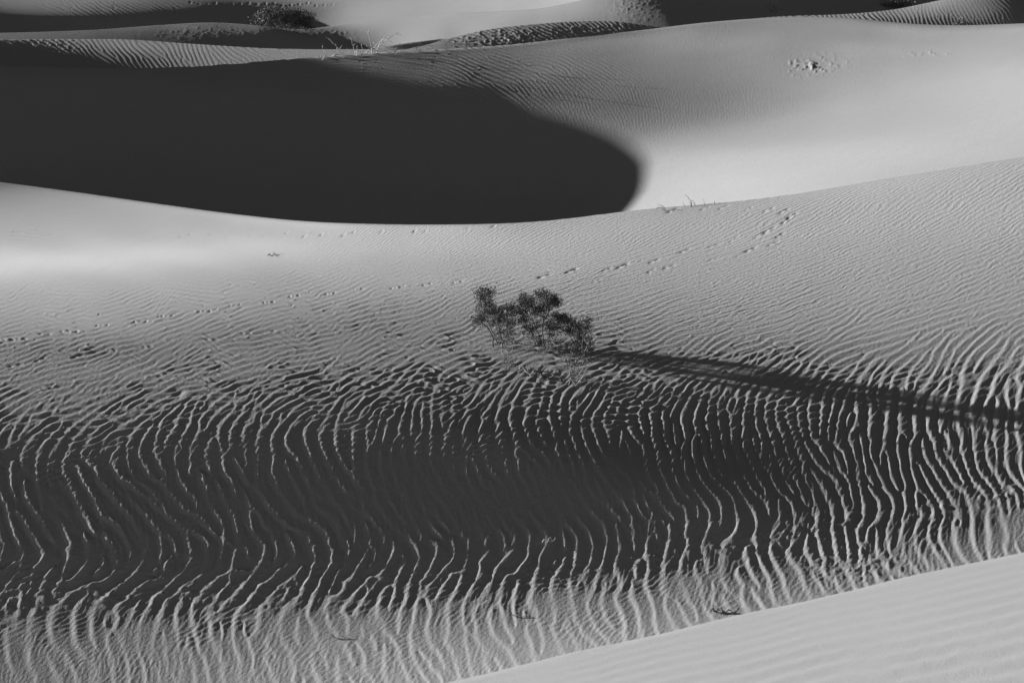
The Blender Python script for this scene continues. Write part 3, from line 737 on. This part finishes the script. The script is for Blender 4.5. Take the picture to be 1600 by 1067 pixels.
def shrub(name, label, cat, sheet, base, stems, clusters, leaf_n, leaf_size, rad, mat, seed, group=None, tw=10, flat=1.3, spread=3.8):
    """stems and leaf clusters are offsets in metres-at-that-distance from the base: (du, dv) photo pixels, depth in metres"""
    r = random.Random(seed)
    g = ground_at(sheet, *base)
    s = g.y / FPX * math.cos(PITCH) ** 2
    root = empty(name, g)
    tag(root, label, cat, group)
    def W(p, dep):
        dep = dep * spread
        return Vector(((p[0] - base[0]) * s, dep, -(p[1] - base[1]) * s * 1.04 - dep * .24))
    tips = []
    for st in stems:
        b0 = W(st[0], st[-1] * .25)
        b0.y *= .3
        b0.z = min(b0.z, 0) - .12 if abs(st[0][1] - base[1]) < 6 else b0.z
        pts = [b0] + [W(p, st[-1] * (.25 + .75 * (i + 1) / (len(st) - 2))) for i, p in enumerate(st[1:-1])]
        G = Geo()
        full = []
        for a, b in zip(pts[:-1], pts[1:]):
            full += wiggly(a, b, 4, .10, r)[(1 if full else 0):]
        G.tube(full, rad * r.uniform(.8, 1.3), rad * .35, 6)
        for i in range(3, len(full), 2):
            d = (full[i] - full[i-1]).normalized()
            e = full[i] + (d + Vector((r.gauss(0, .8), r.gauss(0, .8), r.gauss(.2, .5)))).normalized() * .16 * (s / .01)
            G.tube(wiggly(full[i], e, 4, .15, r), rad * .35, rad * .15, 4)
            tips.append(e)
        tips += full[2:]
        G.build('stem', bark, root, True)
    F = Geo()
    TWG = Geo()
    for (cu, cv, ru, rv, dep, dens) in clusters:
        c = W((cu, cv), dep)
        R = Vector((ru * s, ru * s * flat, rv * s))
        near = min(tips, key=lambda p: (p - c).length)
        for k in range(int(tw * (.4 + dens))):
            q = Vector((r.gauss(0, .5), r.gauss(0, .5), r.gauss(.1, .5)))
            e = Vector((c.x + q.x * R.x, c.y + q.y * R.y, c.z + q.z * R.z))
            pt = wiggly(near.lerp(c, r.uniform(0, .6)), e, 4, .12, r)
            TWG.tube(pt, rad * .25, rad * .12, 3)
            # leaves sit in sprays along the twig
            m = int(leaf_n * dens / tw)
            dirn = (e - pt[2]).normalized() if (e - pt[2]).length > 1e-6 else Vector((0, 0, 1))
            for _ in range(m):
                t = r.random() ** .6
                p = pt[2].lerp(e + dirn * .05 * (s / .01), t) + Vector((r.gauss(0, 1), r.gauss(0, 1), r.gauss(0, 1))) * .022 * (s / .01)
                F.leaf(p, leaf_size, r)
    if F.v:
        fo = F.build('foliage', mat, root)
        fo['kind'] = 'stuff'
        TWG.build('twigs', bark, root)['kind'] = 'stuff'
    return root

# the dark shrub in the middle: three clumps and the low twigs in front of them
shrub('desert_shrub', 'dark leafy desert shrub with tall topknot, leftmost of the clump in the middle', 'shrub', 'near', (781, 541),
      [[(780, 541), (772, 527), (765, 508), (758, 488), (756, 462), .1], [(786, 543), (783, 525), (779, 508), (776, 490), -.1],
       [(791, 543), (795, 525), (797, 508), (800, 488), .2], [(776, 540), (766, 518), (752, 502), (748, 492), -.15]],
      [(757, 450, 15, 9, .1, 1.0), (750, 458, 9, 7, .0, .6), (753, 470, 14, 9, .1, .9), (766, 478, 14, 9, .05, .8), (748, 493, 13, 9, -.1, .9), (740, 500, 9, 6, -.1, .5),
       (776, 488, 15, 11, 0, .9), (786, 497, 14, 11, .1, .8), (800, 484, 14, 11, .2, .9), (797, 502, 12, 10, .15, .8), (768, 502, 12, 8, 0, .6), (782, 514, 15, 9, .1, .5), (800, 518, 12, 9, .1, .5), (760, 484, 12, 8, 0, .7), (806, 474, 12, 8, .1, .7), (792, 532, 14, 8, 0, .35), (776, 526, 12, 9, 0, .25), (806, 536, 12, 7, .1, .3)],
      680, .03, .011, leaf, 3, tw=22)
shrub('desert_shrub', 'dark shrub with the widest crown, in the centre of the middle clump', 'shrub', 'near', (851, 542),
      [[(851, 542), (843, 522), (834, 503), (826, 482), (820, 464), 0.1], [(853, 541), (848, 520), (849, 498), (851, 474), -.1], [(850, 541), (838, 530), (829, 512), (818, 492), .2],
       [(854, 541), (858, 520), (866, 500), (876, 494), -.2], [(850, 500), (858, 486), (864, 472), -.1], [(846, 541), (832, 532), (821, 528), .1]],
      [(820, 461, 13, 8, .1, .9), (828, 470, 13, 9, .1, .7), (846, 458, 14, 9, 0, 1.1), (858, 464, 14, 9, -.1, 1.1), (868, 468, 10, 9, -.1, 1.1), (852, 474, 16, 8, 0, .9), (834, 484, 15, 9, .1, .8),
       (815, 480, 14, 10, .2, .9), (820, 496, 13, 7, .15, .6), (848, 486, 14, 7, -.05, .5), (868, 495, 12, 7, -.2, 1.1), (880, 496, 10, 6, -.2, .9), (822, 510, 12, 7, .1, .6), (860, 508, 12, 8, -.1, .55), (842, 505, 16, 9, .1, .5), (832, 522, 14, 8, .2, .35), (862, 524, 12, 8, -.1, .35), (845, 534, 18, 7, 0, .35), (872, 514, 13, 9, -.1, .5), (828, 534, 12, 7, .15, .3), (868, 536, 12, 7, -.1, .3)],
      680, .03, .011, leaf, 5, tw=22)
shrub('desert_shrub', 'smaller dark shrub on thin stems at the right end of the middle clump', 'shrub', 'near', (906, 558),
      [[(906, 558), (901, 540), (897, 522), (893, 510), .1], [(909, 557), (910, 538), (914, 515), (918, 500), -.1], [(903, 557), (899, 536), (890, 515), (887, 500), .2], [(912, 558), (918, 540), (924, 520), -.1]],
      [(896, 512, 15, 7, .1, 1.1), (905, 508, 12, 7, 0, .8), (890, 497, 11, 6, .2, .8), (918, 498, 9, 7, -.1, .5), (916, 512, 11, 7, -.1, .6), (903, 522, 12, 6, 0, .6), (920, 526, 9, 7, -.1, .35), (908, 536, 12, 8, 0, .5), (898, 540, 11, 7, .1, .4), (916, 544, 11, 8, 0, .45), (890, 550, 12, 7, .1, .35), (902, 552, 12, 6, 0, .35)],
      620, .03, .010, leaf, 8, tw=22)
shrub('low_shrub', 'low sparse twiggy shrub on the sand in front of the left bush', 'shrub', 'near', (797, 578),
      [[(797, 578), (796, 565), (793, 552), (790, 540), .1], [(799, 578), (801, 562), (806, 548), -.1], [(794, 578), (786, 572), (779, 570), 0], [(798, 557), (803, 545), (801, 530), .1], [(790, 558), (783, 548), (779, 540), .1]],
      [(786, 578, 12, 5, .1, .3), (801, 558, 9, 9, 0, .2), (795, 545, 9, 8, 0, .2), (790, 568, 12, 8, 0, .4), (804, 572, 10, 6, .1, .35)], 300, .024, .006, leaf_pale, 12)
shrub('low_shrub', 'small grey shrub with thin leaves just above the fallen stick', 'shrub', 'near', (896, 594),
      [[(896, 594), (895, 580), (893, 566), .1], [(898, 594), (902, 578), (908, 566), -.1], [(894, 594), (888, 580), (884, 570), .1], [(897, 594), (908, 584), (915, 570), 0]],
      [(894, 570, 13, 7, .1, .5), (905, 568, 11, 7, 0, .45), (900, 582, 12, 7, 0, .4), (914, 560, 9, 7, 0, .4), (884, 584, 12, 6, .1, .35), (908, 588, 11, 5, 0, .35)], 460, .026, .005, leaf_pale, 14)
shrub('low_shrub', 'thin bare twigs with few leaves between the two small shrubs', 'shrub', 'near', (826, 588),
      [[(826, 588), (820, 584), (812, 580), 0], [(828, 588), (836, 583), (842, 586), 0], [(826, 588), (824, 580), (829, 574), .1]],
      [(827, 583, 14, 5, 0, .5), (842, 580, 11, 5, .1, .4)], 260, .018, .005, leaf_pale, 16)

def lying_stick(name, label, cat, sheet, pts, rad, mat, seed, lift=.02, group=None, forks=2):
    r = random.Random(seed)
    P = [ground_at(sheet, *p) for p in pts]
    o0 = P[0].copy()
    G = Geo()
    full = []
    for a, b in zip(P[:-1], P[1:]):
        full += wiggly(a, b, 4, .04, r)[(1 if full else 0):]
    full = [p - o0 + Vector((0, 0, lift * (1 + math.sin(i * 1.7)))) for i, p in enumerate(full)]
    G.tube(full, rad, rad * .4, 6)
    for k in range(forks):
        i = r.randrange(1, len(full) - 1)
        d = (full[i + 1] - full[i]).normalized()
        e = full[i] + (d + Vector((r.uniform(-.5, .5), r.uniform(-.6, .6), r.uniform(.1, .7)))).normalized() * (full[-1] - full[0]).length * .3
        G.tube(wiggly(full[i], e, 4, .1, r), rad * .6, rad * .2, 4)
    o = G.build(name, mat)
    o.location = o0
    return tag(o, label, cat, group)

lying_stick('fallen_stick', 'long dark fallen stick lying on the ripples below the middle bush', 'stick', 'near', [(812, 582), (835, 590), (868, 593), (893, 601), (909, 607)], .016, bark, 4, .05, forks=5)
lying_stick('fallen_stick', 'small dark forked stick on the sand right at the foreground dune edge', 'stick', 'near', [(1110, 959), (1122, 956), (1137, 959), (1155, 957)], .013, bark, 6, .03, forks=3)
lying_stick('fallen_twig', 'tiny thin twig on the lit ripples near the bottom left', 'twig', 'near', [(515, 996), (530, 997), (546, 997)], .006, bark, 7, .02)
lying_stick('fallen_twig', 'tiny dark twig on the lit ripples at the bottom centre', 'twig', 'near', [(796, 962), (806, 963), (817, 961)], .006, bark, 8, .02)
lying_stick('fallen_twig', 'thin curved twig on the bright smooth sand at the left', 'twig', 'near', [(418, 402), (427, 400), (434, 402)], .012, bark, 9, .03)
lying_stick('fallen_twig', 'short pale twigs at the lower rim of the dark trough', 'twig', 'near', [(848, 849), (858, 848), (868, 846)], .005, pale_wood, 10, .03, forks=1)

def stalks(name, label, cat, sheet, base, curves, rad, mat, seed, group=None, sc=1.0):
    """bare curved stalks; curves are lists of photo offsets (du, dv) from the base"""
    r = random.Random(seed)
    g = ground_at(sheet, *base)
    s = g.y / FPX
    root = empty(name, g)
    tag(root, label, cat, group)
    for cv in curves:
        dep = r.uniform(-.3, .3) * sc
        pts = []
        for i, (a, b) in enumerate(cv):
            pts.append(Vector((a * s, dep + r.uniform(-.08, .08) * sc * i, -b * s * 1.04 - (.12 * sc if i == 0 else 0))))
        full = []
        for a, b in zip(pts[:-1], pts[1:]):
            full += wiggly(a, b, 3, .06, r)[(1 if full else 0):]
        G = Geo()
        G.tube(full, rad, rad * .35, 5)
        for i in range(2, len(full) - 1, 3):
            d = (full[i+1] - full[i]).normalized()
            e = full[i] + (d + Vector((r.gauss(0, .6), r.gauss(0, .6), r.gauss(.1, .5)))).normalized() * (full[-1] - full[0]).length * .22
            G.tube(wiggly(full[i], e, 3, .1, r), rad * .5, rad * .2, 4)
        G.build('stalk', mat, root, True)
    return root

GG = 'dry grass stalks on the dune crest'
stalks('grass_tuft', 'bent dry stalks curling over, leftmost tuft on the dune crest', 'grass tuft', 'near', (1041, 328), [[(0, 0), (-4, -6), (-9, -8), (-14, -9)], [(-1, 0), (-8, -5), (-14, -5), (-16, -1)]], .006, grass_mat, 21, GG, .3)
stalks('grass_tuft', 'tallest curved dry stalk standing on the dune crest', 'grass tuft', 'near', (1081, 324), [[(0, 0), (-1, -7), (-5, -13), (-10, -17)], [(-1, 0), (-2, -6), (0, -10)]], .007, grass_mat, 22, GG, .3)
stalks('grass_tuft', 'short slanted stalk just right of the tallest one on the crest', 'grass tuft', 'near', (1089, 323), [[(0, 0), (-3, -5), (-6, -9)]], .006, grass_mat, 23, GG, .3)
stalks('grass_tuft', 'very thin upright stalk on the crest, fourth from the left', 'grass tuft', 'near', (1101, 322), [[(0, 0), (-1, -5), (-2, -10)]], .004, grass_mat, 24, GG, .3)
stalks('grass_tuft', 'small upright stub of grass, rightmost on the dune crest', 'grass tuft', 'near', (1116, 320), [[(0, 0), (0, -4), (1, -7)]], .006, grass_mat, 25, GG, .3)
stalks('grass_tuft', 'faint thin blade left of the tallest stalk on the crest', 'grass tuft', 'near', (1071, 325), [[(0, 0), (-2, -4), (-4, -8)]], .004, grass_mat, 26, GG, .3)

GB = 'bleached dead branches on the far crest'
stalks('dead_branch', 'thick bleached forked branch leaning left on the far crest', 'dead branch', 'mid', (540, 88), [[(0, 0), (-5, -6), (-12, -13), (-19, -20), (-24, -28)], [(-6, -5), (-14, -8), (-16, -16)], [(-22, -1), (-18, -2), (-8, -2), (-1, -1)]], .026, pale_wood, 31, GB)
stalks('dead_branch', 'short bleached snag, leftmost on the far crest', 'dead branch', 'mid', (502, 91), [[(0, 0), (6, -4), (4, -11), (2, -18)], [(-8, 0), (-6, -2), (0, -2)]], .022, pale_wood, 32, GB)
stalks('dead_branch', 'upright bare twigs right of the thick forked branch', 'dead branch', 'mid', (554, 87), [[(0, 0), (-2, -10), (-4, -18), (-6, -25)], [(2, 0), (4, -8), (3, -14)], [(8, 1), (12, -9), (10, -18)], [(-8, 0), (-11, -6), (-14, -10)]], .018, pale_wood, 33, GB)
stalks('dead_branch', 'tangled arching pale branches in the middle of the far crest', 'dead branch', 'mid', (582, 84), [[(-20, 3), (-10, -2), (2, -8), (12, -17), (20, -24), (34, -12)], [(0, 0), (-2, -14), (-6, -32), (-4, -40)], [(4, 0), (10, -12), (24, -22), (40, -30)], [(-14, 2), (0, -4), (20, -4), (44, 0)], [(10, 0), (4, -10), (0, -16)], [(-26, 4), (-16, 1), (-8, -2)]], .02, pale_wood, 34, GB)
stalks('dead_branch', 'dark bent branch with drooping fork on the far crest', 'dead branch', 'mid', (616, 83), [[(0, 0), (4, -8), (10, -14), (16, -8)], [(2, 0), (-2, -8), (6, -10)], [(8, 1), (4, -4), (-6, -4)]], .018, bark, 35, GB)
stalks('dead_branch', 'thin arching hoop of twig, rightmost on the far crest', 'dead branch', 'mid', (646, 81), [[(0, 0), (6, -6), (14, -12), (24, -12), (30, -5)], [(2, 1), (8, -2), (14, -4)], [(-4, 1), (2, -6), (8, -9)]], .018, bark, 36, GB)

rr = random.Random(77)
cl = []
for i in range(42):
    a = rr.uniform(-1, 1)
    cu = 444 + a * 40
    top = 14 + 9 * abs(a) ** 1.5 + rr.uniform(-2, 3)
    cv = rr.uniform(top, 44)
    cl.append((cu, cv, rr.uniform(6, 10), rr.uniform(4, 7), rr.uniform(-1, 1), rr.uniform(.6, 1.1)))
cl += [(400, 30, 8, 5, 0, .8), (396, 36, 6, 4, 0, .7), (406, 26, 7, 4, 0, .6), (486, 24, 6, 4, 0, .7), (491, 27, 4, 3, 0, .5), (482, 34, 6, 5, 0, .8), (470, 18, 6, 3, .2, .7), (428, 13, 7, 3, .2, .8)]
shrub('leafy_bush', 'big rounded dark bush on the distant ridge at the top left', 'bush', 'farB', (444, 47.5),
      [[(444 + k * 4, 48), (444 + k * 7, 38), (444 + k * 10, 26), rr.uniform(-.6, .6)] for k in (-4, -3, -2, -1, 0, 1, 2, 3, 4)], cl, 130, .13, .03, leaf, 41, tw=8, flat=1.0, spread=1.0)
shrub('leafy_bush', 'low dark bush with pale top behind the ridge at the top right', 'bush', 'farB', (1400, 13),
      [[(1400 + k * 5, 13), (1400 + k * 6, 9), (1400 + k * 6.5, 6), 0] for k in (-3, -2, -1, 0, 1, 2, 3)],
      [(1400 + k * 4.6, 9 - 3 * (1 - abs(k) / 5) + rr.uniform(-1, 1), 5, 3, rr.uniform(-.5, .5), .8) for k in range(-4, 5)] , 90, .16, .03, leaf_pale, 43, tw=6, flat=1, spread=1)
shrub('leafy_bush', 'tiny dark bush at the foot of the rippled ridge at the top right', 'bush', 'farA', (1503, 40),
      [[(1503 + k * 3, 40), (1503 + k * 4, 37), (1503 + k * 4, 35), 0] for k in (-1, 0, 1)],
      [(1500, 37.5, 5, 2.5, 0, .9), (1506, 38, 5, 2, 0, .9), (1498, 38.5, 4, 2, 0, .6)], 90, .12, .02, leaf, 45, tw=6, flat=1, spread=1)
shrub('pale_tuft', 'tiny pale tuft on the dark far slope, left of a pair', 'grass tuft', 'farB', (1204, 19),
      [[(1204, 19), (1204, 17), (1203, 14), 0], [(1204, 19), (1206, 17), (1207, 15), 0]], [(1204, 16, 3, 2.5, 0, .5)], 30, .14, .02, leaf_pale, 47, 'pale tufts on the dark slope', tw=5, spread=1)
shrub('pale_tuft', 'tiny pale tuft on the dark far slope, right of a pair', 'grass tuft', 'farB', (1213, 20),
      [[(1213, 20), (1212, 18), (1211, 16), 0], [(1213, 20), (1214, 17), (1215, 15.5), 0]], [(1213, 17, 3, 2, 0, .5)], 30, .14, .02, leaf_pale, 48, 'pale tufts on the dark slope', tw=5, spread=1)
print('faces', sum(len(o.data.polygons) for o in scene.objects if o.type == 'MESH'))
